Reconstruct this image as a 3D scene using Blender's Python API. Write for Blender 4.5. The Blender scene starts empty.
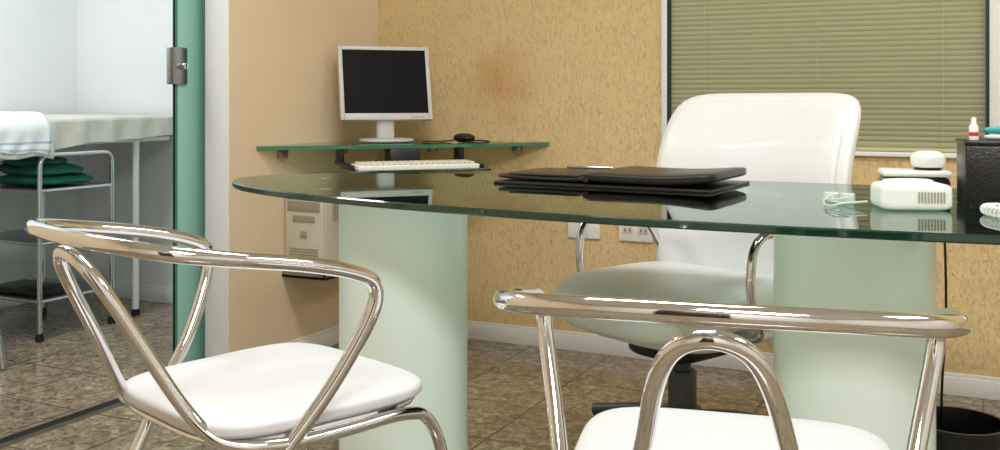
import bpy, bmesh, math, random
from mathutils import Vector, Matrix, noise
random.seed(4)
sc = bpy.context.scene
try:
    sc.view_settings.view_transform = 'Standard'
except Exception:
    pass

# ---------------------------------------------------------------- helpers
def lin(c):
    out = []
    for v in c:
        v = v / 255.0
        out.append(v / 12.92 if v <= 0.04045 else ((v + 0.055) / 1.055) ** 2.4)
    return (out[0], out[1], out[2], 1.0)

def pm(name, rgb, rough=0.5, metal=0.0, bump=0.0, bscale=200.0, var=0.0, vscale=6.0, coat=0.0, spec=0.5):
    m = bpy.data.materials.new(name); m.use_nodes = True
    nt = m.node_tree; b = nt.nodes['Principled BSDF']
    b.inputs['Base Color'].default_value = lin(rgb)
    b.inputs['Roughness'].default_value = rough
    b.inputs['Metallic'].default_value = metal
    b.inputs['Coat Weight'].default_value = coat
    b.inputs['Specular IOR Level'].default_value = spec
    tc = nt.nodes.new('ShaderNodeTexCoord')
    if var > 0:
        n = nt.nodes.new('ShaderNodeTexNoise'); n.inputs['Scale'].default_value = vscale
        n.inputs['Detail'].default_value = 4
        nt.links.new(tc.outputs['Object'], n.inputs['Vector'])
        mx = nt.nodes.new('ShaderNodeMix'); mx.data_type = 'RGBA'
        c = lin(rgb)
        mx.inputs[6].default_value = tuple(x * (1 - var) for x in c[:3]) + (1,)
        mx.inputs[7].default_value = tuple(min(1, x * (1 + var)) for x in c[:3]) + (1,)
        nt.links.new(n.outputs['Fac'], mx.inputs[0])
        nt.links.new(mx.outputs[2], b.inputs['Base Color'])
    if bump > 0:
        n2 = nt.nodes.new('ShaderNodeTexNoise'); n2.inputs['Scale'].default_value = bscale
        n2.inputs['Detail'].default_value = 3
        nt.links.new(tc.outputs['Object'], n2.inputs['Vector'])
        bp = nt.nodes.new('ShaderNodeBump'); bp.inputs['Strength'].default_value = bump
        bp.inputs['Distance'].default_value = 0.004
        nt.links.new(n2.outputs['Fac'], bp.inputs['Height'])
        nt.links.new(bp.outputs['Normal'], b.inputs['Normal'])
    return m

def glass_sheet(name, tint, ior=1.5):
    m = bpy.data.materials.new(name); m.use_nodes = True
    nt = m.node_tree; nt.nodes.clear()
    o = nt.nodes.new('ShaderNodeOutputMaterial')
    t = nt.nodes.new('ShaderNodeBsdfTransparent'); t.inputs[0].default_value = lin(tint)
    g = nt.nodes.new('ShaderNodeBsdfGlossy'); g.inputs['Roughness'].default_value = 0.0
    g.inputs['Color'].default_value = (0.9, 1.0, 0.95, 1)
    f = nt.nodes.new('ShaderNodeFresnel'); f.inputs['IOR'].default_value = ior
    mx = nt.nodes.new('ShaderNodeMixShader')
    nt.links.new(f.outputs[0], mx.inputs[0]); nt.links.new(t.outputs[0], mx.inputs[1])
    nt.links.new(g.outputs[0], mx.inputs[2]); nt.links.new(mx.outputs[0], o.inputs[0])
    return m

def finish(name, bm, mats, parent=None, loc=(0, 0, 0), rot=(0, 0, 0), smooth=True, ang=40):
    bmesh.ops.recalc_face_normals(bm, faces=bm.faces[:])
    if smooth:
        for f in bm.faces: f.smooth = True
        for e in bm.edges:
            if len(e.link_faces) == 2:
                if e.calc_face_angle(0) > math.radians(ang): e.smooth = False
    me = bpy.data.meshes.new(name); bm.to_mesh(me); bm.free()
    ob = bpy.data.objects.new(name, me); sc.collection.objects.link(ob)
    if not isinstance(mats, (list, tuple)): mats = [mats]
    for m in mats: me.materials.append(m)
    ob.location = loc; ob.rotation_euler = rot
    if parent: ob.parent = parent
    return ob

def empty(name, loc=(0, 0, 0), rz=0.0):
    e = bpy.data.objects.new(name, None); sc.collection.objects.link(e)
    e.location = loc; e.rotation_euler = (0, 0, rz); e.empty_display_size = 0.1
    return e

def add_box(bm, lo, hi, bev=0.0, mat=0, seg=2):
    r = bmesh.ops.create_cube(bm, size=1.0)
    vs = r['verts']
    c = [(lo[i] + hi[i]) / 2 for i in range(3)]; s = [hi[i] - lo[i] for i in range(3)]
    for v in vs:
        v.co = Vector((c[0] + v.co.x * s[0], c[1] + v.co.y * s[1], c[2] + v.co.z * s[2]))
    fs = set(f for v in vs for f in v.link_faces)
    for f in fs: f.material_index = mat
    if bev > 0:
        es = list(set(e for v in vs for e in v.link_edges))
        r2 = bmesh.ops.bevel(bm, geom=es, offset=bev, segments=seg, profile=0.5, affect='EDGES')
        for f in r2['faces']: f.material_index = mat
        return r2
    return None

def box(name, lo, hi, mat, parent=None, bev=0.0, **k):
    bm = bmesh.new(); add_box(bm, lo, hi, bev)
    return finish(name, bm, mat, parent, **k)

def catmull(pts, n=8, cyclic=False):
    P = [Vector(p) for p in pts]; out = []
    N = len(P); rng = N if cyclic else N - 1
    for i in range(rng):
        if cyclic:
            a, b, c, d = P[i - 1], P[i], P[(i + 1) % N], P[(i + 2) % N]
        else:
            b, c = P[i], P[i + 1]
            a = P[i - 1] if i > 0 else b * 2 - c
            d = P[i + 2] if i + 2 < N else c * 2 - b
        for k in range(n):
            t = k / n
            out.append(0.5 * ((2 * b) + (c - a) * t + (2 * a - 5 * b + 4 * c - d) * t * t + (3 * b - a - 3 * c + d) * t ** 3))
    if not cyclic: out.append(P[-1])
    return out

def fillet(pts, r, n=6):
    P = [Vector(p) for p in pts]; out = [P[0]]
    for i in range(1, len(P) - 1):
        a, b, c = P[i - 1], P[i], P[i + 1]
        d1 = (a - b); d2 = (c - b)
        rr = min(r, d1.length * 0.45, d2.length * 0.45)
        s = b + d1.normalized() * rr; e = b + d2.normalized() * rr
        for k in range(n + 1):
            t = k / n
            out.append(s * (1 - t) ** 2 + b * 2 * t * (1 - t) + e * t * t)
    out.append(P[-1]); return out

def add_tube(bm, pts, r, seg=12, cyclic=False, mat=0):
    P = [Vector(p) for p in pts]; Q = [P[0]]
    for p in P[1:]:
        if (p - Q[-1]).length > 1e-5: Q.append(p)
    P = Q; N = len(P); rings = []
    T = []
    for i in range(N):
        if cyclic: t = P[(i + 1) % N] - P[i - 1]
        elif i == 0: t = P[1] - P[0]
        elif i == N - 1: t = P[-1] - P[-2]
        else: t = (P[i + 1] - P[i]).normalized() + (P[i] - P[i - 1]).normalized()
        T.append(t.normalized())
    u = T[0].orthogonal().normalized()
    for i in range(N):
        if i > 0:
            u = T[i - 1].rotation_difference(T[i]) @ u
            u = (u - T[i] * u.dot(T[i])).normalized()
        v = T[i].cross(u)
        rings.append([bm.verts.new(P[i] + (u * math.cos(2 * math.pi * k / seg) + v * math.sin(2 * math.pi * k / seg)) * r) for k in range(seg)])
    rng = N if cyclic else N - 1
    for i in range(rng):
        A = rings[i]; B = rings[(i + 1) % N]
        for k in range(seg):
            f = bm.faces.new((A[k], A[(k + 1) % seg], B[(k + 1) % seg], B[k])); f.material_index = mat
    if not cyclic:
        for R in (rings[0], rings[-1]):
            f = bm.faces.new(R); f.material_index = mat

def tube(name, pts, r, mat, parent=None, seg=12, cyclic=False):
    bm = bmesh.new(); add_tube(bm, pts, r, seg, cyclic)
    return finish(name, bm, mat, parent, ang=50)

def add_lathe(bm, prof, seg=48, c=(0, 0), mat=0, close=False):
    rings = []
    for (r, z) in prof:
        if r < 1e-6: rings.append([bm.verts.new((c[0], c[1], z))])
        else: rings.append([bm.verts.new((c[0] + r * math.cos(2 * math.pi * k / seg), c[1] + r * math.sin(2 * math.pi * k / seg), z)) for k in range(seg)])
    prs = list(zip(rings[:-1], rings[1:]))
    if close: prs.append((rings[-1], rings[0]))
    for A, B in prs:
        for k in range(seg):
            k2 = (k + 1) % seg
            if len(A) == 1 and len(B) == 1: continue
            if len(A) == 1: f = bm.faces.new((A[0], B[k], B[k2]))
            elif len(B) == 1: f = bm.faces.new((A[k], A[k2], B[0]))
            else: f = bm.faces.new((A[k], A[k2], B[k2], B[k]))
            f.material_index = mat

def lathe(name, prof, mat, parent=None, seg=48, c=(0, 0), close=False, **k):
    bm = bmesh.new(); add_lathe(bm, prof, seg, c, 0, close)
    return finish(name, bm, mat, parent, **k)

def add_superbox(bm, w, h, t, a=5, b=2.6, cuts=11, fn=None, off=(0, 0, 0), mat=0):
    tmp = bmesh.new()
    bmesh.ops.create_cube(tmp, size=2.0)
    bmesh.ops.subdivide_edges(tmp, edges=tmp.edges[:], cuts=cuts, use_grid_fill=True)
    mp = {}
    for v in tmp.verts:
        x, y, z = v.co
        m = max(abs(x), abs(y), abs(z))
        q = ((abs(x) ** a + abs(y) ** a) ** (b / a) + abs(z) ** b) ** (1 / b)
        p = Vector((x * m / q * w / 2, y * m / q * h / 2, z * m / q * t / 2))
        if fn: p = Vector(fn(p))
        mp[v] = bm.verts.new(p + Vector(off))
    for f in tmp.faces:
        g = bm.faces.new([mp[v] for v in f.verts]); g.material_index = mat
    tmp.free()

def superbox(name, w, h, t, mat, parent=None, a=5, b=2.6, cuts=11, fn=None, **k):
    bm = bmesh.new(); add_superbox(bm, w, h, t, a, b, cuts, fn)
    return finish(name, bm, mat, parent, ang=70, **k)

def add_prism(bm, outline, z0, z1, mat_cap=0, mat_side=0):
    lo = [bm.verts.new((p[0], p[1], z0)) for p in outline]
    hi = [bm.verts.new((p[0], p[1], z1)) for p in outline]
    f = bm.faces.new(lo[::-1]); f.material_index = mat_cap
    f = bm.faces.new(hi); f.material_index = mat_cap
    n = len(lo)
    for i in range(n):
        f = bm.faces.new((lo[i], lo[(i + 1) % n], hi[(i + 1) % n], hi[i])); f.material_index = mat_side

# ---------------------------------------------------------------- materials
M_white_leather = pm('white_leather', (234, 236, 235), 0.38, bump=0.12, bscale=260, coat=0.15)
M_seat_vinyl = pm('white_vinyl', (212, 213, 215), 0.45, bump=0.15, bscale=320)
M_chrome = pm('chrome', (226, 227, 230), 0.05, 1.0)
M_steel = pm('brushed_steel', (165, 168, 168), 0.28, 1.0)
M_black = pm('black_plastic', (16, 16, 18), 0.35)
M_grey_pl = pm('grey_plastic', (72, 74, 76), 0.4)
M_leather_blk = pm('black_leather', (24, 22, 22), 0.32, bump=0.3, bscale=220)
M_beige_pc = pm('beige_plastic', (212, 206, 190), 0.45)
M_pc_dark = pm('dark_beige_plastic', (160, 152, 134), 0.5)  # darker beige plastic for drive bays, vents and buttons
M_white_pl = pm('white_plastic', (236, 236, 232), 0.35)
M_trim = pm('white_trim', (238, 238, 236), 0.4, var=0.02)
M_silver = pm('silver_plastic', (205, 206, 204), 0.35)
M_screen = pm('lcd_screen', (4, 4, 5), 0.45, spec=0.12)
M_door = pm('teal_frosted_glass', (150, 202, 188), 0.3, coat=0.3, var=0.04)
M_door_edge = pm('teal_glass_edge', (70, 124, 108), 0.2)
M_glass = glass_sheet('green_glass_face', (230, 246, 239), 1.42)
M_rim = pm('green_glass_rim', (16, 52, 38), 0.08, coat=0.6)
M_rim2 = pm('green_shelf_rim', (60, 122, 92), 0.1, coat=0.5)
M_frost = pm('frosted_glass_column', (236, 250, 244), 0.3, coat=0.25, var=0.012)
M_sheet = pm('bed_sheet_fabric', (208, 205, 194), 0.85, bump=0.5, bscale=40, var=0.05)
M_towel_w = pm('white_cotton', (232, 235, 238), 0.85, bump=0.3, bscale=60)
M_stripe = pm('blue_stripe_cotton', (170, 190, 208), 0.85)
M_green_c = pm('green_surgical_cloth', (30, 108, 94), 0.85, bump=0.4, bscale=50, var=0.15)
M_blind = pm('olive_blind_slat', (188, 188, 152), 0.4)
M_clear = glass_sheet('window_pane', (200, 215, 210), 1.45)
M_teal_pl = pm('teal_plastic', (60, 170, 175), 0.4)
M_red = pm('red_plastic', (200, 60, 60), 0.4)
M_wood = pm('dark_wood', (52, 34, 24), 0.4, var=0.25, vscale=9)

def wall_paint(name, rgb, bump=0.15, scale=30, streak=False):
    m = bpy.data.materials.new(name); m.use_nodes = True
    nt = m.node_tree; b = nt.nodes['Principled BSDF']; b.inputs['Roughness'].default_value = 0.75
    tc = nt.nodes.new('ShaderNodeTexCoord')
    n = nt.nodes.new('ShaderNodeTexNoise'); n.inputs['Scale'].default_value = 1.6; n.inputs['Detail'].default_value = 5
    nt.links.new(tc.outputs['Object'], n.inputs['Vector'])
    mx = nt.nodes.new('ShaderNodeMix'); mx.data_type = 'RGBA'
    c = lin(rgb)
    mx.inputs[6].default_value = tuple(x * 0.9 for x in c[:3]) + (1,)
    mx.inputs[7].default_value = tuple(min(1, x * 1.1) for x in c[:3]) + (1,)
    nt.links.new(n.outputs['Fac'], mx.inputs[0])
    last = mx.outputs[2]
    bp = nt.nodes.new('ShaderNodeBump')
    if streak:
        mp = nt.nodes.new('ShaderNodeMapping'); mp.inputs['Scale'].default_value = (150, 150, 48)
        nt.links.new(tc.outputs['Object'], mp.inputs['Vector'])
        n2 = nt.nodes.new('ShaderNodeTexNoise'); n2.inputs['Scale'].default_value = 1.0
        n2.inputs['Detail'].default_value = 4; n2.inputs['Distortion'].default_value = 0.6
        nt.links.new(mp.outputs['Vector'], n2.inputs['Vector'])
        cr = nt.nodes.new('ShaderNodeValToRGB')
        cr.color_ramp.elements[0].position = 0.30; cr.color_ramp.elements[0].color = (0, 0, 0, 1)
        cr.color_ramp.elements[1].position = 0.52; cr.color_ramp.elements[1].color = (1, 1, 1, 1)
        nt.links.new(n2.outputs['Fac'], cr.inputs['Fac'])
        n3 = nt.nodes.new('ShaderNodeTexNoise'); n3.inputs['Scale'].default_value = 110; n3.inputs['Detail'].default_value = 4
        nt.links.new(tc.outputs['Object'], n3.inputs['Vector'])
        ad = nt.nodes.new('ShaderNodeMath'); ad.operation = 'MULTIPLY_ADD'
        nt.links.new(n3.outputs['Fac'], ad.inputs[0]); ad.inputs[1].default_value = 0.9
        nt.links.new(cr.outputs['Color'], ad.inputs[2])
        nt.links.new(ad.outputs[0], bp.inputs['Height'])
        bp.inputs['Strength'].default_value = 0.6; bp.inputs['Distance'].default_value = 0.004
        mg = nt.nodes.new('ShaderNodeMix'); mg.data_type = 'RGBA'
        mg.inputs[6].default_value = tuple(x * 0.80 for x in c[:3]) + (1,)
        nt.links.new(cr.outputs['Color'], mg.inputs[0]); nt.links.new(last, mg.inputs[7])
        last = mg.outputs[2]
        # faint rusty damp stain in the plaster
        vm = nt.nodes.new('ShaderNodeVectorMath'); vm.operation = 'DISTANCE'
        vm.inputs[1].default_value = (-1.80, 3.73, 1.06)
        nz = nt.nodes.new('ShaderNodeTexNoise'); nz.inputs['Scale'].default_value = 9; nz.inputs['Detail'].default_value = 5
        nt.links.new(tc.outputs['Object'], nz.inputs['Vector'])
        nt.links.new(tc.outputs['Object'], vm.inputs[0])
        aa = nt.nodes.new('ShaderNodeMath'); aa.operation = 'MULTIPLY_ADD'
        nt.links.new(nz.outputs['Fac'], aa.inputs[0]); aa.inputs[1].default_value = 0.22
        nt.links.new(vm.outputs['Value'], aa.inputs[2])
        mr = nt.nodes.new('ShaderNodeMapRange'); mr.inputs[1].default_value = 0.12; mr.inputs[2].default_value = 0.29
        mr.inputs[3].default_value = 0.6; mr.inputs[4].default_value = 0.0
        nt.links.new(aa.outputs[0], mr.inputs[0])
        ms = nt.nodes.new('ShaderNodeMix'); ms.data_type = 'RGBA'
        nt.links.new(mr.outputs[0], ms.inputs[0]); nt.links.new(last, ms.inputs[6])
        ms.inputs[7].default_value = lin((200, 140, 78)); last = ms.outputs[2]
    else:
        n2 = nt.nodes.new('ShaderNodeTexNoise'); n2.inputs['Scale'].default_value = scale; n2.inputs['Detail'].default_value = 6
        nt.links.new(tc.outputs['Object'], n2.inputs['Vector'])
        nt.links.new(n2.outputs['Fac'], bp.inputs['Height'])
        bp.inputs['Strength'].default_value = bump; bp.inputs['Distance'].default_value = 0.01
    nt.links.new(bp.outputs['Normal'], b.inputs['Normal'])
    nt.links.new(last, b.inputs['Base Color'])
    return m

M_wall_back = wall_paint('tan_textured_plaster', (226, 198, 146), streak=True)
M_wall_side = wall_paint('beige_paint', (228, 208, 176), 0.2, 60)
M_wall_plain = wall_paint('offwhite_paint', (228, 224, 216), 0.05, 60)
M_wall_white = wall_paint('white_paint', (234, 236, 238), 0.05, 60)
M_ceiling = wall_paint('ceiling_paint', (240, 240, 238), 0.03, 60)

def floor_mat():
    m = bpy.data.materials.new('granite_tiles'); m.use_nodes = True
    nt = m.node_tree; b = nt.nodes['Principled BSDF']; b.inputs['Roughness'].default_value = 0.16
    tc = nt.nodes.new('ShaderNodeTexCoord')
    n = nt.nodes.new('ShaderNodeTexNoise'); n.inputs['Scale'].default_value = 26; n.inputs['Detail'].default_value = 10
    n.inputs['Roughness'].default_value = 0.75; n.inputs['Distortion'].default_value = 1.2
    nt.links.new(tc.outputs['Object'], n.inputs['Vector'])
    cr = nt.nodes.new('ShaderNodeValToRGB'); el = cr.color_ramp.elements
    el[0].position = 0.33; el[0].color = lin((70, 58, 46)); el[1].position = 0.70; el[1].color = lin((196, 186, 164))
    e = el.new(0.45); e.color = lin((118, 104, 85)); e = el.new(0.57); e.color = lin((154, 140, 117))
    nt.links.new(n.outputs['Fac'], cr.inputs['Fac'])
    br = nt.nodes.new('ShaderNodeTexBrick'); br.offset = 0.0
    br.inputs['Scale'].default_value = 1.0; br.inputs['Brick Width'].default_value = 0.33; br.inputs['Row Height'].default_value = 0.33
    br.inputs['Mortar Size'].default_value = 0.003; br.inputs['Mortar Smooth'].default_value = 0.1
    br.inputs['Color1'].default_value = (0.86, 0.86, 0.86, 1); br.inputs['Color2'].default_value = (1.10, 1.09, 1.07, 1)
    nt.links.new(tc.outputs['Object'], br.inputs['Vector'])
    mu = nt.nodes.new('ShaderNodeMix'); mu.data_type = 'RGBA'; mu.blend_type = 'MULTIPLY'; mu.inputs[0].default_value = 1
    nt.links.new(cr.outputs['Color'], mu.inputs[6]); nt.links.new(br.outputs['Color'], mu.inputs[7])
    mx = nt.nodes.new('ShaderNodeMix'); mx.data_type = 'RGBA'
    nt.links.new(br.outputs['Fac'], mx.inputs[0]); nt.links.new(mu.outputs[2], mx.inputs[6])
    mx.inputs[7].default_value = lin((64, 55, 45))
    nt.links.new(mx.outputs[2], b.inputs['Base Color'])
    return m
M_floor = floor_mat()

# ---------------------------------------------------------------- room shell
YB = 3.73; XS = -2.40; XF = -4.25; XR = 2.4; Y0 = -1.6; ZC = 2.7
box('floor', (XF - .1, Y0 - .1, -0.1), (XR + .1, YB + .1, 0), M_floor)
box('ceiling', (XF - .1, Y0 - .1, ZC), (XR + .1, YB + .1, ZC + .1), M_ceiling)
WX0, WX1, WZ0, WZ1 = -1.10, 0.03, 0.815, 1.95
bm = bmesh.new()
add_box(bm, (XS - 0.05, YB, 0), (WX0, YB + .12, ZC)); add_box(bm, (WX1, YB, 0), (XR, YB + .12, ZC))
add_box(bm, (WX0, YB, 0), (WX1, YB + .12, WZ0)); add_box(bm, (WX0, YB, WZ1), (WX1, YB + .12, ZC))
finish('wall_back', bm, M_wall_back, smooth=False)
box('wall_back_exam_room', (XF - .1, YB, 0), (XS - .05, YB + .12, ZC), M_wall_white)
box('wall_far_left', (XF - .1, Y0, 0), (XF, YB, ZC), M_wall_white)
box('wall_right', (XR, Y0, 0), (XR + .1, YB + .12, ZC), M_wall_plain)
box('wall_front', (XF - .1, Y0 - .1, 0), (XR + .1, Y0, ZC), M_wall_plain)
DY0, DY1, DZ = 1.50, 2.765, 2.15
bm = bmesh.new()
for f0, f1, z0 in ((DY1, YB, 0), (Y0, DY0, 0), (DY0, DY1, DZ)):
    add_box(bm, (XS - .09, f0, z0), (XS, f1, ZC), mat=0)
for f in bm.faces:
    if f.calc_center_median().x < XS - .08: f.material_index = 1
finish('wall_left', bm, [M_wall_side, M_wall_white], smooth=False)
# white door jambs
bm = bmesh.new()
add_box(bm, (XS - .10, DY1 - .012, 0), (XS + .004, DY1, DZ), .002)
add_box(bm, (XS - .10, DY0, 0), (XS + .004, DY0 + .012, DZ), .002)
add_box(bm, (XS - .10, DY0, DZ - .012), (XS + .004, DY1, DZ), .002)
finish('trim_1', bm, M_trim)
def baseboard(name, lo, hi, axis):
    bm = bmesh.new(); add_box(bm, lo, (hi[0], hi[1], 0.062), 0.002)
    l = list(lo); h = list(hi); l[2] = 0.062; h[2] = 0.074
    if axis == 'y-': l[1] += 0.006
    if axis == 'x+': h[0] -= 0.006
    add_box(bm, l, h, 0.002)
    return finish(name, bm, M_trim)
baseboard('baseboard_back', (XS, YB - .016, 0), (XR, YB, 0), 'y-')
baseboard('baseboard_left', (XS, DY1, 0), (XS + .016, YB - .016, 0), 'x+')
baseboard('baseboard_exam_room', (XF, YB - .016, 0), (XS - .12, YB, 0), 'y-')
baseboard('baseboard_far_left', (XF, Y0, 0), (XF + .016, YB - .016, 0), 'x+')
# unseen dark door, added behind the camera for dark reflections in the chrome
d2 = empty('reflection_door', (-.2, Y0, 0))
bm = bmesh.new(); add_box(bm, (-.42, .002, .01), (.42, .04, 2.1), .004)
for a, b in ((.15, .95), (1.1, 1.95)):
    add_box(bm, (-.32, .038, a), (-.04, .052, b), .008); add_box(bm, (.04, .038, a), (.32, .052, b), .008)
finish('leaf', bm, M_wood, d2)
bm = bmesh.new(); add_box(bm, (-.49, 0, 0), (-.42, .05, 2.17), .004); add_box(bm, (.42, 0, 0), (.49, .05, 2.17), .004); add_box(bm, (-.42, 0, 2.1), (.42, .05, 2.17), .004)
finish('casing', bm, M_wood, d2)
tube('handle', fillet([(.36, .05, 1.02), (.36, .09, 1.02), (.26, .09, 1.02)], .02), .009, M_chrome, d2)
# floor track of sliding door
bm = bmesh.new()
add_box(bm, (-2.60, Y0 + .2, 0), (-2.588, YB - .02, .008)); add_box(bm, (-2.552, Y0 + .2, 0), (-2.54, YB - .02, .008))
add_box(bm, (-2.588, Y0 + .2, 0), (-2.552, YB - .02, .003), mat=1)
finish('trim_2', bm, [M_steel, M_black], smooth=False)
# sliding glass door
d = empty('door_1', (-2.565, 2.67, 0))
bm = bmesh.new(); add_box(bm, (-.005, 0, .012), (.005, 1.03, 2.2), .001)
for f in bm.faces:
    if f.calc_center_median().y < .004: f.material_index = 1
finish('glass_panel', bm, [M_door, M_door_edge], d)
box('edge_band', (-.0065, 0.0, .012), (.0065, .010, 2.2), M_door_edge, d)
bm = bmesh.new(); add_box(bm, (-.016, -.022, 1.055), (.018, .048, 1.185), .004)
finish('lock_plate', bm, M_steel, d)
bm = bmesh.new(); add_lathe(bm, [(0, .03), (.010, .03), (.013, .024), (.013, 0)], 20)
bmesh.ops.rotate(bm, verts=bm.verts[:], cent=(0, 0, 0), matrix=Matrix.Rotation(math.pi / 2, 3, 'Y'))
finish('lock_cylinder', bm, M_chrome, d, loc=(.012, .016, 1.12))
box('key_slot', (.041, .0145, 1.112), (.0435, .0175, 1.128), M_black, d)
box('roller', (-.012, .3, 2.2), (.012, .42, 2.24), M_steel, d)
box('top_rail', (-.03, -1.15, 2.24), (.03, 1.05, 2.29), M_steel, d)

# window
w = empty('window_1', (0, 0, 0))
bm = bmesh.new(); t = .012
add_box(bm, (WX0 - .010, YB - .018, WZ0 - .012), (WX0 + t, YB + .07, WZ1 + .015), .003)
add_box(bm, (WX1 - t, YB - .018, WZ0 - .012), (WX1 + .025, YB + .07, WZ1 + .015), .003)
add_box(bm, (WX0 + t, YB - .018, WZ0 - .012), (WX1 - t, YB + .07, WZ0 + .004), .003)
add_box(bm, (WX0 + t, YB - .018, WZ1 - t), (WX1 - t, YB + .07, WZ1 + .015), .003)
finish('frame', bm, M_trim, w)
box('pane', (WX0 + t, YB + .055, WZ0), (WX1 - t, YB + .059, WZ1 - t), M_clear, w)
M_dark_al = pm('dark_aluminium', (50, 58, 70), 0.35, 0.6)
bm = bmesh.new()
for x in (WX0 + t, WX1 - t - .008): add_box(bm, (x, YB - .012, WZ0), (x + .008, YB + .05, WZ1 - t))
finish('inner_gasket', bm, M_dark_al, w)
# venetian blind
bm = bmesh.new(); z = WZ0 + .028; bx0 = WX0 + t + .010; bx1 = WX1 - t - .012; yb = YB + .014
while z < WZ1 - .05:
    pr = []
    for k in range(5):
        s = (k / 4 - .5); a = math.radians(66)
        hgt = 0.0022 * (1 - (2 * s) ** 2)
        pr.append((yb + s * .024 * math.cos(a) - hgt * math.sin(a), z - s * .024 * math.sin(a) + hgt * math.cos(a) * .5))
    va = [bm.verts.new((bx0, p[0], p[1])) for p in pr]; vb = [bm.verts.new((bx1, p[0], p[1])) for p in pr]
    for k in range(4): bm.faces.new((va[k], vb[k], vb[k + 1], va[k + 1]))
    z += .0185
add_box(bm, (bx0, yb - .012, WZ1 - .055), (bx1, yb + .012, WZ1 - .025), .002)
add_box(bm, (bx0, yb - .010, WZ0 + .006), (bx1, yb + .010, WZ0 + .018), .002)
for fx in (.12, .5, .88):
    x = bx0 + (bx1 - bx0) * fx
    add_tube(bm, [(x, yb - .014, WZ0 + .012), (x, yb - .014, WZ1 - .04)], .0009, 6)
finish('window_blind', bm, M_blind)

# ---------------------------------------------------------------- oval glass desk
desk = empty('glass_desk', (-0.47, 2.27, 0))
A, B = 1.43, .485; N = 160
def ell(sc_, off=0):
    return [((A - off) * math.cos(2 * math.pi * k / N), (B - off) * math.sin(2 * math.pi * k / N)) for k in range(N)]
bm = bmesh.new()
rings = []
for off, z in ((.003, .764), (0, .767), (0, .777), (.003, .780)):
    rings.append([bm.verts.new((p[0], p[1], z)) for p in ell(1, off)])
for a, b in zip(rings[:-1], rings[1:]):
    for k in range(N):
        f = bm.faces.new((a[k], a[(k + 1) % N], b[(k + 1) % N], b[k])); f.material_index = 1
bm.faces.new(rings[0][::-1]); bm.faces.new(rings[-1])
finish('tabletop', bm, [M_glass, M_rim], desk)
for i, (cx, cy) in enumerate(((-.886, -.04), (.215, .015))):
    lathe('column_%d' % (i + 1), [(0, 0), (.166, 0), (.166, .7635), (0, .7635)], M_frost, desk, 96, (cx, cy))
tube('cable_drop', catmull([(.385, .33, .762), (.39, .33, .5), (.38, .34, .25), (.40, .36, .006)], 8), .003, M_black, desk, 8)

# ---------------------------------------------------------------- visitor chairs
def visitor_chair(name, loc, rz, dz=0.0, ux=1.0):
    e = empty(name, (loc[0], loc[1], 0), rz)
    half = [(.222, -.11, .42), (.250, -.035, .52), (.279, .022, .63), (.286, .026, .685 + dz * .4), (.286, -.02, .712 + dz * .6),
            (.285, -.12, .737 + dz), (.276, -.24, .757 + dz), (.232, -.332, .772 + dz), (.13, -.384, .782 + dz)]
    pts = half + [(0, -.400, .785 + dz)] + [(-p[0], p[1], p[2]) for p in half[::-1]]
    arm = catmull(pts, 7)
    bm = bmesh.new()
    add_tube(bm, [(.222, -.30, .012), (.222, -.22, .20)] + arm + [(-.222, -.22, .20), (-.222, -.30, .012)], .0128, 16)
    finish('arm_hoop', bm, M_chrome, e, ang=60)
    h2 = [(.245, .245, .012), (.242, .225, .30), (.24, .19, .405), (.24, .13, .432), (.235, .0, .432), (.22, -.12, .432),
          (.172 * ux, -.195, .442), (.13 * ux, -.235, .49), (.098 * ux, -.290, .590 + dz * .5), (.074 * ux, -.345, .69 + dz), (.046 * ux, -.372, .738 + dz)]
    bm = bmesh.new()
    add_tube(bm, catmull(h2 + [(0, -.382, .754 + dz)] + [(-p[0], p[1], p[2]) for p in h2[::-1]], 7), .0115, 16)
    add_tube(bm, [(.235, .12, .430), (-.235, .12, .430)], .009, 12)
    add_tube(bm, [(.22, -.12, .430), (-.22, -.12, .430)], .009, 12)
    finish('back_brace_and_legs', bm, M_chrome, e, ang=60)
    def dome(p):
        if p.z > 0: p.z += .006 * max(0, 1 - (p.x / .22) ** 2) * max(0, 1 - (p.y / .22) ** 2)
        p.x *= 1 + .06 * (p.y / .22)
        return p
    superbox('seat_pad', .46, .46, .046, M_seat_vinyl, e, a=4.6, b=3.6, cuts=15, fn=dome, loc=(0, 0.0, .462))
    out = [];
    for k in range(64):
        t = 2 * math.pi * k / 64; c, s = math.cos(t), math.sin(t); q = (abs(c) ** 4.2 + abs(s) ** 4.2) ** (1 / 4.2)
        y = .218 * s / q; out.append((.218 * c / q * (1 + .06 * y / .22), y, .441))
    bm = bmesh.new(); add_tube(bm, out, .006, 8, True); finish('seat_ring', bm, M_chrome, e)
    bm = bmesh.new()
    for x, y in ((.222, -.30), (-.222, -.30), (.245, .245), (-.245, .245)):
        add_lathe(bm, [(0, 0), (.016, 0), (.017, .006), (.016, .022), (0, .022)], 16, (x, y))
    finish('rubber_feet', bm, M_black, e)
    return e
R = math.radians
visitor_chair('visitor_chair', (-1.212, 1.510), R(70.8 - 90))
visitor_chair('visitor_chair', (-0.335, 1.462), R(100.0 - 90), dz=-.016, ux=.88)

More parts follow.
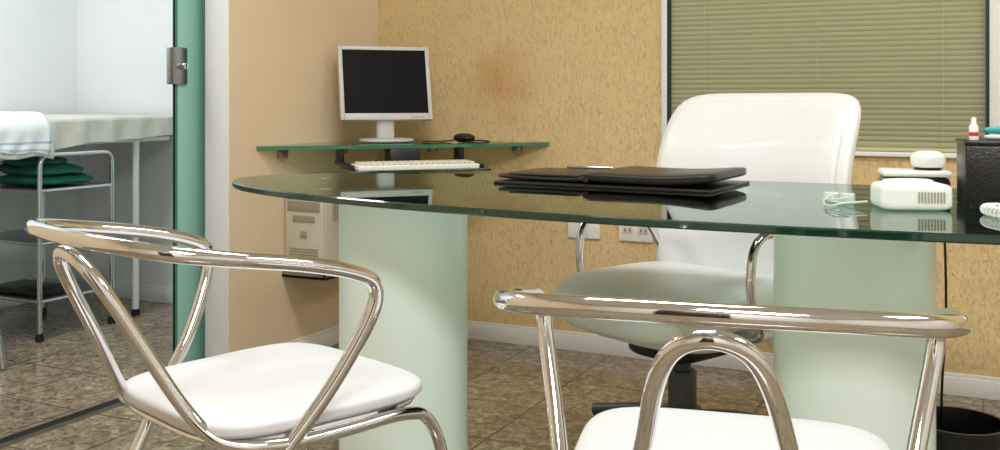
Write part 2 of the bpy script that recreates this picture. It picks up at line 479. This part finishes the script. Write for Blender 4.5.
# ---------------------------------------------------------------- executive chair
ch = empty('office_chair', (-.765, 2.765, 0), R(-115 - 90))
def seat_fn(p):
    x, y, z = p
    if z > 0: z += .012 * (abs(x) / .28) ** 2
    z -= .035 * max(0, (y - .12) / .16) ** 2
    if z < 0: x *= .96; y *= .96
    return (x, y, z)
superbox('seat', .60, .60, .13, M_white_leather, ch, a=3.8, b=2.8, cuts=15, fn=seat_fn, loc=(0, 0.015, .445))
superbox('seat_under_pad', .50, .50, .07, M_white_leather, ch, a=3.6, b=3, cuts=11, loc=(0, 0, .372))
def back_fn(p):
    x, y, z = p  # x width, y height, z thickness ; front = +z
    h = (y + .30) / .6
    w = 1 + .02 * math.sin(h * math.pi) - .12 * max(0, .5 - h)
    x *= w
    depth = z + .04 * (x / .3) ** 2 + .02 * math.sin(h * 2 * math.pi + 3.6)
    rec = -.11 * h - .04 * h * h
    return (x, depth + rec, y)
superbox('backrest', .68, .62, .085, M_white_leather, ch, a=8, b=3.2, cuts=19, fn=back_fn, loc=(0, -.275, .712))
superbox('backrest_front_pad', .625, .57, .05, M_white_leather, ch, a=8, b=3.4, cuts=19,
         fn=lambda p: back_fn(p), loc=(0, -.242, .712))
for s, nm in ((1, 'right'), (-1, 'left')):
    x = .31 * s
    tube('armrest_tube_' + nm, fillet([(.22 * s, .05, .385), (x, .05, .385), (x, .11, .50), (x, .09, .655), (x, -.15, .655), (x, -.21, .60), (x * .98, -.26, .52)], .07), .012, M_chrome, ch)
    superbox('armrest_pad_' + nm, .05, .25, .028, M_white_leather, ch, a=4, b=2.6, cuts=7, loc=(x, -.03, .675))
superbox('mechanism', .22, .26, .07, M_black, ch, a=6, b=5, cuts=5, loc=(0, 0, .318))
lathe('gas_lift', [(0, .30), (.024, .30), (.024, .24), (.036, .24), (.04, .235), (.04, .14), (.052, .135), (.052, .085), (0, .085)], M_grey_pl, ch, 32)
tube('height_lever', fillet([(.08, .02, .325), (.26, .03, .32), (.33, .03, .33)], .03), .006, M_black, ch)
bm = bmesh.new(); bmc = bmesh.new()
for k in range(5):
    a = 2 * math.pi * k / 5 + .3
    dx, dy = math.cos(a), math.sin(a)
    add_tube(bm, [(dx * .03, dy * .03, .11), (dx * .15, dy * .15, .105), (dx * .28, dy * .28, .08)], .018, 10)
    add_tube(bm, [(dx * .272, dy * .272, .09), (dx * .272, dy * .272, .05)], .008, 8)
    px, py = dx * .272, dy * .272
    for o in (-.014, .014):
        c = Vector((px - dy * o, py + dx * o, .0265)); n = Vector((-dy, dx, 0)) * .009
        add_tube(bmc, [c - n, c + n], .026, 18)
finish('star_base', bm, M_grey_pl, ch); finish('casters', bmc, M_black, ch)

# ---------------------------------------------------------------- corner computer shelf
SZ = .83
sh = empty('corner_shelf', (XS, YB, 0))
out = [(0.002, -.002)]
P0, P1, PC = Vector((.002, -.82)), Vector((.82, -.002)), Vector((.47, -.47))
for k in range(17):
    t = k / 16; p = P0 * (1 - t) ** 2 + PC * 2 * t * (1 - t) + P1 * t * t; out.append((p.x, p.y))
bm = bmesh.new(); add_prism(bm, out, SZ - .014, SZ, 0, 1); finish('shelf_glass', bm, [M_glass, M_rim2], sh, smooth=False)
bm = bmesh.new()
add_box(bm, (0, -.70, SZ - .05), (.022, -.66, SZ - .015), .002); add_box(bm, (0, -.3, SZ - .05), (.022, -.26, SZ - .015), .002)
add_box(bm, (.26, -.022, SZ - .05), (.30, 0, SZ - .015), .002); add_box(bm, (.66, -.022, SZ - .05), (.70, 0, SZ - .015), .002)
finish('wall_brackets', bm, M_steel, sh)
# keyboard tray hung under the shelf (diagonal)
tr = empty('keyboard_tray', (XS + .54, YB - .585, 0), R(45))   # local x along diagonal, -y towards room
bm = bmesh.new(); add_box(bm, (-.25, -.12, .745), (.25, .13, .753), .002)
finish('tray_glass', bm, M_rim, tr)
bm = bmesh.new()
for x in (-.235, .235): add_box(bm, (x - .01, -.05, .753), (x + .01, .30, .768), .002)
for x in (-.235, .235): add_box(bm, (x - .01, .20, .766), (x + .01, .28, SZ - .0145), .002)
finish('tray_runners', bm, M_black, tr)
bm = bmesh.new(); add_box(bm, (-.06, .16, .70), (.06, .26, SZ - .0145), .006); finish('tray_support_block', bm, M_black, tr)
kb = empty('computer_keyboard', (XS + .56, YB - .625, .7535), R(45))
bm = bmesh.new(); add_box(bm, (-.22, -.075, 0), (.22, .075, .018), .004)
finish('body', bm, M_white_pl, kb)
bm = bmesh.new()
for r in range(6):
    for c in range(21):
        x = -.207 + c * .0198; y = -.062 + r * .0215
        add_box(bm, (x, y, .018), (x + .016, y + .017, .0255), .0018, seg=1)
finish('keys', bm, M_beige_pc, kb)

# monitor
mo = empty('computer_monitor', (-2.16, 3.42, SZ), R(45))  # local -y is the facing direction
bm = bmesh.new()
add_superbox(bm, .22, .17, .018, 2.4, 4, 9, off=(0, .0, .009))
finish('stand_base', bm, M_silver, mo, ang=60)
bm = bmesh.new(); add_superbox(bm, .075, .05, .13, 3, 6, 7, off=(0, .025, .07)); finish('stand_neck', bm, M_silver, mo, ang=60)
hd = bpy.data.objects.new('screen_head', None); sc.collection.objects.link(hd); hd.parent = mo
hd.location = (0, 0, .09); hd.rotation_euler = (R(-14), 0, 0)
W2, H0, H1 = .188, -.005, .303
bm = bmesh.new()
add_box(bm, (-W2, -.018, H0), (W2, .006, H1), .006)
add_box(bm, (-W2 + .02, .004, H0 + .02), (W2 - .02, .045, H1 - .02), .016)
finish('housing', bm, M_silver, hd)
bm = bmesh.new(); bz = .017
add_box(bm, (-W2 + .001, -.023, H0 + .001), (-W2 + bz, -.016, H1 - .001), .002)
add_box(bm, (W2 - bz, -.023, H0 + .001), (W2 - .001, -.016, H1 - .001), .002)
add_box(bm, (-W2 + bz, -.023, H1 - bz), (W2 - bz, -.016, H1 - .001), .002)
add_box(bm, (-W2 + bz, -.023, H0 + .001), (W2 - bz, -.016, H0 + .028), .002)
finish('bezel', bm, M_silver, hd)
box('screen', (-W2 + bz, -.0195, H0 + .028), (W2 - bz, -.017, H1 - bz), M_screen, hd)
bm = bmesh.new()
for k in range(4): add_box(bm, (.10 + k * .014, -.0245, H0 + .009), (.108 + k * .014, -.0225, H0 + .015), .0008)
finish('buttons', bm, M_pc_dark, hd)
mz = empty('computer_mouse', (-1.86, 3.52, SZ), R(60))
superbox('shell', .064, .11, .038, M_black, mz, a=2.6, b=2.2, cuts=7, loc=(0, 0, .0195))
bm = bmesh.new()
add_tube(bm, catmull([(0, .05, .012), (-.03, .10, .004), (-.10, .06, .004), (-.12, .1, .004), (-.10, .16, .004)], 8), .0025, 8)
add_tube(bm, catmull([(.05, .02, .005), (.07, .0, .008), (.08, -.06, .005), (.04, -.11, .004), (.0, -.12, .004), (-.03, -.08, .004)], 8), .003, 8)
finish('cable', bm, M_black, mz)

# computer tower on wall bracket
pc = empty('computer_tower', (XS, 3.07, .34))
bm = bmesh.new(); add_box(bm, (.004, .012, 0), (.185, .43, .345), .004); finish('case', bm, M_beige_pc, pc)
bm = bmesh.new(); add_box(bm, (.006, 0, .004), (.183, .014, .341), .006); finish('front_panel', bm, M_beige_pc, pc)
bm = bmesh.new()
add_box(bm, (.02, -.004, .285), (.168, .002, .322), .002); add_box(bm, (.02, -.004, .24), (.168, .002, .277), .002)
add_box(bm, (.045, -.004, .20), (.145, .002, .224), .002)
finish('drive_bays', bm, M_pc_dark, pc)
bm = bmesh.new()
for k in range(7): add_box(bm, (.03, -.003, .03 + k * .011), (.16, .001, .035 + k * .011))
add_box(bm, (.08, -.006, .14), (.11, .001, .165), .004)
for k in range(8): add_box(bm, (.1845, .06 + k * .012, .2), (.1862, .066 + k * .012, .30))
finish('vents_and_button', bm, M_pc_dark, pc)
bm = bmesh.new()
add_box(bm, (0, -.01, -.012), (.20, .40, 0), .002); add_box(bm, (0, -.01, -.012), (.20, -.004, .03), .002)
add_box(bm, (.188, -.01, -.012), (.20, .40, .03), .002)
finish('wall_bracket', bm, M_steel, pc)

# outlets
for i, x in enumerate((-1.43, -1.215)):
    o = empty('wall_outlet', (x, YB, .495))
    bm = bmesh.new(); add_box(bm, (-.068, -.010, -.045), (.068, 0, .045), .004); finish('plate', bm, M_white_pl, o)
    if i == 1:
        bm = bmesh.new()
        for sx in (-.032, .032):
            add_box(bm, (sx - .02, -.012, -.016), (sx + .02, -.009, .016), .002)
        finish('sockets', bm, M_beige_pc, o)
        bm = bmesh.new()
        for sx in (-.032, .032):
            for q in (-.009, .009): add_box(bm, (sx + q - .002, -.0128, -.006), (sx + q + .002, -.0115, .006))
        finish('slots', bm, M_black, o)
    else:
        bm = bmesh.new(); add_box(bm, (-.02, -.014, -.03), (.02, -.009, .03), .002); finish('rocker', bm, M_white_pl, o)

# ---------------------------------------------------------------- things on the desk
TZ = .780
pf = empty('leather_desk_folder', (-.865, 2.51, TZ), R(-4))
bm = bmesh.new(); add_box(bm, (-.29, -.16, 0), (.30, .17, .007), .002); finish('back_cover', bm, M_leather_blk, pf)
superbox('cover_flap', .34, .31, .030, M_leather_blk, pf, a=14, b=5, cuts=15,
         fn=lambda p: (p.x, p.y, p.z + (.012 * (p.x / .17) ** 2 if p.x > 0 else .003 * (p.x / .17) ** 2)), loc=(.13, .01, .0225))
superbox('cover_flap_left', .30, .29, .015, M_leather_blk, pf, a=14, b=5, cuts=11, fn=lambda p: (p.x, p.y, p.z + .004 * (p.x / .15) ** 2), loc=(-.15, .01, .015))
box('paper_block', (-.26, -.13, .0215), (-.06, .12, .0265), M_leather_blk, pf, .001)
tube('pen', [(-.2, .10, .031), (-.07, .12, .031)], .004, M_chrome, pf, 10)
tube('spine', [(-.03, -.145, .020), (-.03, .16, .020)], .009, M_leather_blk, pf, 10)

tb = empty('tissue_box', (.027, 2.305, TZ), R(8))
bm = bmesh.new(); add_box(bm, (-.07, -.07, 0), (.07, .07, .128), .004); finish('body', bm, M_leather_blk, tb)
bm = bmesh.new(); add_box(bm, (-.072, -.072, .128), (.072, .072, .138), .003); finish('lid', bm, M_black, tb)
tu = empty('cream_tube', (-.018, 2.28, TZ + .138))
lathe('tube_body', [(0, 0), (.009, 0), (.009, .028), (.005, .034), (.005, .045), (0, .047)], M_white_pl, tu, 20)
lathe('tube_band', [(.0093, .008), (.0093, .016), (.009, .016), (.009, .008)], M_red, tu, 20, close=True)
hb = empty('stapler', (.045, 2.29, TZ + .138), R(-10))
superbox('top_arm', .09, .026, .016, M_teal_pl, hb, a=4, b=3, cuts=7, loc=(0, 0, .020))
superbox('base_arm', .09, .03, .012, M_white_pl, hb, a=4, b=3, cuts=7, loc=(0, 0, .0062))

sp = empty('stamp_box', (-.145, 2.50, TZ), R(12))
bm = bmesh.new(); add_box(bm, (-.072, -.05, 0), (.072, .05, .045), .012); finish('black_case', bm, M_black, sp)
bm = bmesh.new(); add_box(bm, (-.074, -.053, .045), (.074, .053, .059), .006); finish('white_tray', bm, M_white_pl, sp)
superbox('round_cap', .075, .075, .042, M_white_pl, sp, a=2, b=3, cuts=9, loc=(.03, 0, .082))
lathe('cap_neck', [(0, .059), (.03, .059), (.03, .068), (0, .068)], M_black, sp, 24, (.03, 0))

ad = empty('network_adapter', (-.133, 2.185, TZ), R(20))
superbox('shell', .138, .10, .054, M_white_pl, ad, a=10, b=6, cuts=11, loc=(0, 0, .0272))
bm = bmesh.new()
for k in range(9): add_box(bm, (.0 + k * .006, -.0515, .016), (.0032 + k * .006, -.0485, .038))
finish('vents', bm, M_pc_dark, ad)
superbox('ridge', .10, .03, .012, M_white_pl, ad, a=4, b=3, cuts=5, loc=(0, .02, .054))
M_cord = pm('pale_grey_cord', (200, 208, 204), 0.4)
bm = bmesh.new()
pts = [(-.26, 2.20, .0032), (-.295, 2.17, .012), (-.27, 2.13, .018), (-.25, 2.16, .02), (-.275, 2.21, .022), (-.30, 2.18, .012), (-.285, 2.13, .004), (-.25, 2.13, .012), (-.213, 2.15, .014)]
add_tube(bm, catmull([(p[0], p[1], p[2] + TZ) for p in pts], 8), .0018, 8)
pts = [(-.213, 2.16, .014), (-.26, 2.19, .004), (-.29, 2.25, .006), (-.30, 2.29, .012)]
add_tube(bm, catmull([(p[0], p[1], p[2] + TZ) for p in pts], 8), .0018, 8)
add_box(bm, (-.315, 2.28, TZ), (-.285, 2.305, TZ + .018), .003)
add_box(bm, (-.275, 2.22, TZ), (-.245, 2.245, TZ + .022), .003)
finish('adapter_cable', bm, M_cord)

ph = empty('desk_telephone', (.145, 2.10, TZ), R(-20))
def wedge(p): return (p.x, p.y, p.z + (.02 * (p.y / .1) if p.z > 0 else 0))
superbox('base', .18, .20, .05, M_white_pl, ph, a=7, b=4, cuts=9, fn=wedge, loc=(.02, 0, .0255))
def hs(p): return (p.x, p.y, p.z - .012 * (1 if abs(p.y) > .07 else 0))
superbox('handset', .05, .20, .034, M_white_pl, ph, a=4, b=3, cuts=11, loc=(-.04, 0, .072))
bm = bmesh.new()
for r in range(4):
    for c in range(3): add_box(bm, (.02 + c * .024, -.06 + r * .026, .044 + r * .004), (.037 + c * .024, -.044 + r * .026, .054 + r * .004), .002)
finish('keypad', bm, M_beige_pc, ph)
cp = []
for k in range(260):
    t = k / 259; a = t * 2 * math.pi * 20
    base = Vector((-.075 - .07 * math.sin(t * math.pi), -.09 + .16 * t, .0115))
    cp.append(base + Vector((math.cos(a) * .008, 0, math.sin(a) * .008)))
bm = bmesh.new(); add_tube(bm, cp, .0022, 6); finish('coiled_cord', bm, M_white_pl, ph)

# waste bin
lathe('waste_bin', [(0, 0), (.085, 0), (.105, .245), (.110, .247), (.110, .255), (.101, .255), (.082, .008), (0, .008)], M_black, seg=48, loc=(-.055, 2.56, 0))

# ---------------------------------------------------------------- exam room furniture
bed = empty('examination_bed', (-3.875, 2.75, 0))
bm = bmesh.new()
for x in (-.29, .325):
    for y in (-.8, .70):
        add_tube(bm, [(x, y, .01), (x, y, .82)], .016, 12)
for x in (-.29, .325): add_tube(bm, [(x, -.88, .82), (x, .90, .82)], .016, 12)
for y in (-.88, -.8, .70, .90): add_tube(bm, [(-.29, y, .82), (.325, y, .82)], .014, 12)
finish('frame', bm, pm('white_enamel', (225, 228, 226), 0.35), bed)
bm = bmesh.new()
for x in (-.29, .325):
    for y in (-.8, .70): add_lathe(bm, [(0, 0), (.02, 0), (.02, .03), (0, .03)], 16, (x, y))
finish('feet', bm, M_black, bed)
superbox('mattress', .66, 1.84, .085, M_sheet, bed, a=10, b=5, cuts=9, loc=(0.0, .005, .877))
bm = bmesh.new(); NX, NY = 30, 110; G = []
for j in range(NY + 1):
    y = -.93 + 1.87 * j / NY; row = []
    bot = .785 + .05 * max(0, (y) / .9) + .014 * noise.noise(Vector((y * 6, 1, 0)))
    for i in range(NX + 1):
        s = i / NX
        if s < .72: x = -.33 + .665 * s / .72; z = .925
        else:
            q = (s - .72) / .28; x = .340 + .012 * q; z = .925 - (.925 - bot) * q
        wv = noise.noise(Vector((x * 9, y * 5, 0))) * .014 + noise.noise(Vector((x * 22, y * 18, 3))) * .007
        if s < .70: z += wv
        else: x += abs(wv) * 1.1 + .004 * math.sin(y * 40 + 6 * s)
        row.append(bm.verts.new((x, y, z)))
    G.append(row)
for j in range(NY):
    for i in range(NX): bm.faces.new((G[j][i], G[j][i + 1], G[j + 1][i + 1], G[j + 1][i]))
finish('sheet', bm, M_sheet, bed, ang=80)
# folded sheet thrown over the edge of the bed
bl = empty('folded_sheet', (-3.875, 2.61, 0))
bm = bmesh.new()
for L in range(2):
    o = .009 * L
    rows = []
    for k in range(41):
        yy = -.30 + (.63 - .012 * L) * k / 40
        hang = .755 + .022 * L + .012 * math.sin(yy * 9 + L) + .006 * math.sin(yy * 31)
        pr = [(-.15, 0, .938 + o), (.18, 0, .934 + o), (.31, 0, .936 + o), (.352, 0, .925 + o), (.372 + o * .6, 0, .89), (.376 + o * .6, 0, .83), (.378 + o * .6, 0, hang)]
        q = catmull(pr, 5); n = len(q); row = []
        for i, p in enumerate(q):
            f = i / (n - 1); dr = max(0, f - .55) / .45
            wv = (.007 * math.sin(yy * 38 + f * 3) + .006 * noise.noise(Vector((yy * 15, f * 4, L)))) * dr
            row.append(bm.verts.new((p.x + abs(wv) * 1.3, yy + .01 * dr * math.sin(f * 9 + L * 2), p.z + .006 * noise.noise(Vector((p.x * 10, yy * 9, L * 3))) * (1 - dr))))
        rows.append(row)
    for a, b in zip(rows[:-1], rows[1:]):
        for k in range(len(a) - 1):
            f = bm.faces.new((a[k], a[k + 1], b[k + 1], b[k]))
            if L == 1 and k in (len(a) - 3, len(a) - 6): f.material_index = 1
ob = finish('cloth', bm, [M_towel_w, M_stripe], bl, ang=80)
sd = ob.modifiers.new('s', 'SOLIDIFY'); sd.thickness = .005; sd.offset = 1

tr = empty('instrument_trolley', (-3.74, 3.09, 0))
bm = bmesh.new(); hx, hy = .22, .19
for x in (-hx, hx):
    add_tube(bm, fillet([(x, -hy, .03), (x, -hy, .77), (x, hy, .77), (x, hy, .03)], .05), .010, 12)
for z in (.62, .40, .16):
    for y in (-hy, hy): add_tube(bm, [(-hx, y, z), (hx, y, z)], .007, 10)
    for x in (-hx, hx): add_tube(bm, [(x, -hy, z), (x, hy, z)], .007, 10)
finish('tube_frame', bm, M_chrome, tr)
bm = bmesh.new()
for z in (.62, .40, .16): add_box(bm, (-hx, -hy, z + .004), (hx, hy, z + .009))
finish('shelves', bm, M_steel, tr, smooth=False)
bm = bmesh.new()
for x in (-hx, hx):
    for y in (-hy, hy): add_lathe(bm, [(0, 0), (.016, 0), (.018, .01), (.014, .032), (0, .032)], 14, (x, y))
finish('feet', bm, M_black, tr)
gc = empty('folded_surgical_cloths', (-3.72, 3.07, .6295))
def crum(sd_):
    def f(p):
        n = noise.noise(Vector((p.x * 14, p.y * 14, p.z * 20 + sd_)))
        e = noise.noise(Vector((p.x * 7, p.y * 7, 9 + sd_)))
        return (p.x * (1 + .12 * e) + n * .02, p.y * (1 + .1 * e) + n * .02, p.z + abs(e) * .02 - (.01 * (p.x / .17) ** 2 if p.z > 0 else 0))
    return f
superbox('cloth_1', .36, .31, .05, M_green_c, gc, a=5, b=3, cuts=17, fn=crum(1.3), loc=(.0, 0, .026))
superbox('cloth_2', .32, .26, .05, M_green_c, gc, a=4, b=2.6, cuts=17, fn=crum(5.7), loc=(.01, -.01, .065))
superbox('cloth_3', .24, .20, .04, M_green_c, gc, a=3, b=2.4, cuts=17, fn=crum(8.1), loc=(-.01, -.02, .098))
ins = empty('instrument_tray', (-3.72, 3.02, .1695))
bm = bmesh.new(); add_box(bm, (-.15, -.09, 0), (.15, .09, .03), .01); finish('tray', bm, M_black, ins)
st = empty('stool', (-3.46, 2.44, 0))
lathe('seat', [(0, .49), (.15, .49), (.165, .475), (.165, .45), (.15, .44), (0, .44)], M_seat_vinyl, st, 40)
bm = bmesh.new()
for k in range(4):
    a = R(45 + 90 * k - 20); c, s = math.cos(a), math.sin(a)
    add_tube(bm, catmull([(.10 * c, .10 * s, .44), (.15 * c, .15 * s, .38), (.20 * c, .20 * s, .1), (.215 * c, .215 * s, .006)], 6), .011, 12)
finish('legs', bm, M_chrome, st)

# ---------------------------------------------------------------- lights (ceiling panels)
def panel(x, y, sx, sy, e, col=(1, 1, 1)):
    fx = empty('ceiling_light_panel', (x, y, ZC))
    bm = bmesh.new(); 
    for lo, hi in (((-sx/2-.03, -sy/2-.03, -.05), (-sx/2, sy/2+.03, 0)), ((sx/2, -sy/2-.03, -.05), (sx/2+.03, sy/2+.03, 0)),
                   ((-sx/2, -sy/2-.03, -.05), (sx/2, -sy/2, 0)), ((-sx/2, sy/2, -.05), (sx/2, sy/2+.03, 0))):
        add_box(bm, lo, hi)
    finish('panel_frame', bm, M_trim, fx, smooth=False)
    L = bpy.data.lights.new('panel_lamp', 'AREA'); L.shape = 'RECTANGLE'; L.size = sx; L.size_y = sy; L.energy = e; L.color = col
    o = bpy.data.objects.new('panel_lamp', L); sc.collection.objects.link(o); o.parent = fx; o.location = (0, 0, -.04)
panel(-.9, 1.9, 1.2, .6, 30, (1, .985, .955))
panel(.3, -.3, 1.2, .6, 82, (1, .985, .955))
panel(1.3, 2.3, .6, 1.2, 28, (1, .985, .955))
panel(-3.25, 2.1, .6, 1.2, 40, (.99, .995, 1))
wd = bpy.data.worlds.new('world'); sc.world = wd; wd.use_nodes = True
wd.node_tree.nodes['Background'].inputs[0].default_value = (.6, .7, .8, 1)
wd.node_tree.nodes['Background'].inputs[1].default_value = .25

# ---------------------------------------------------------------- camera
cd = bpy.data.cameras.new('camera'); cam = bpy.data.objects.new('camera', cd); sc.collection.objects.link(cam)
cam.location = (0, 0, 1.0); cam.rotation_euler = (R(90), 0, R(25.8))
cd.sensor_width = 36; cd.lens = 36; cd.shift_y = -.125; cd.clip_start = .05
sc.camera = cam
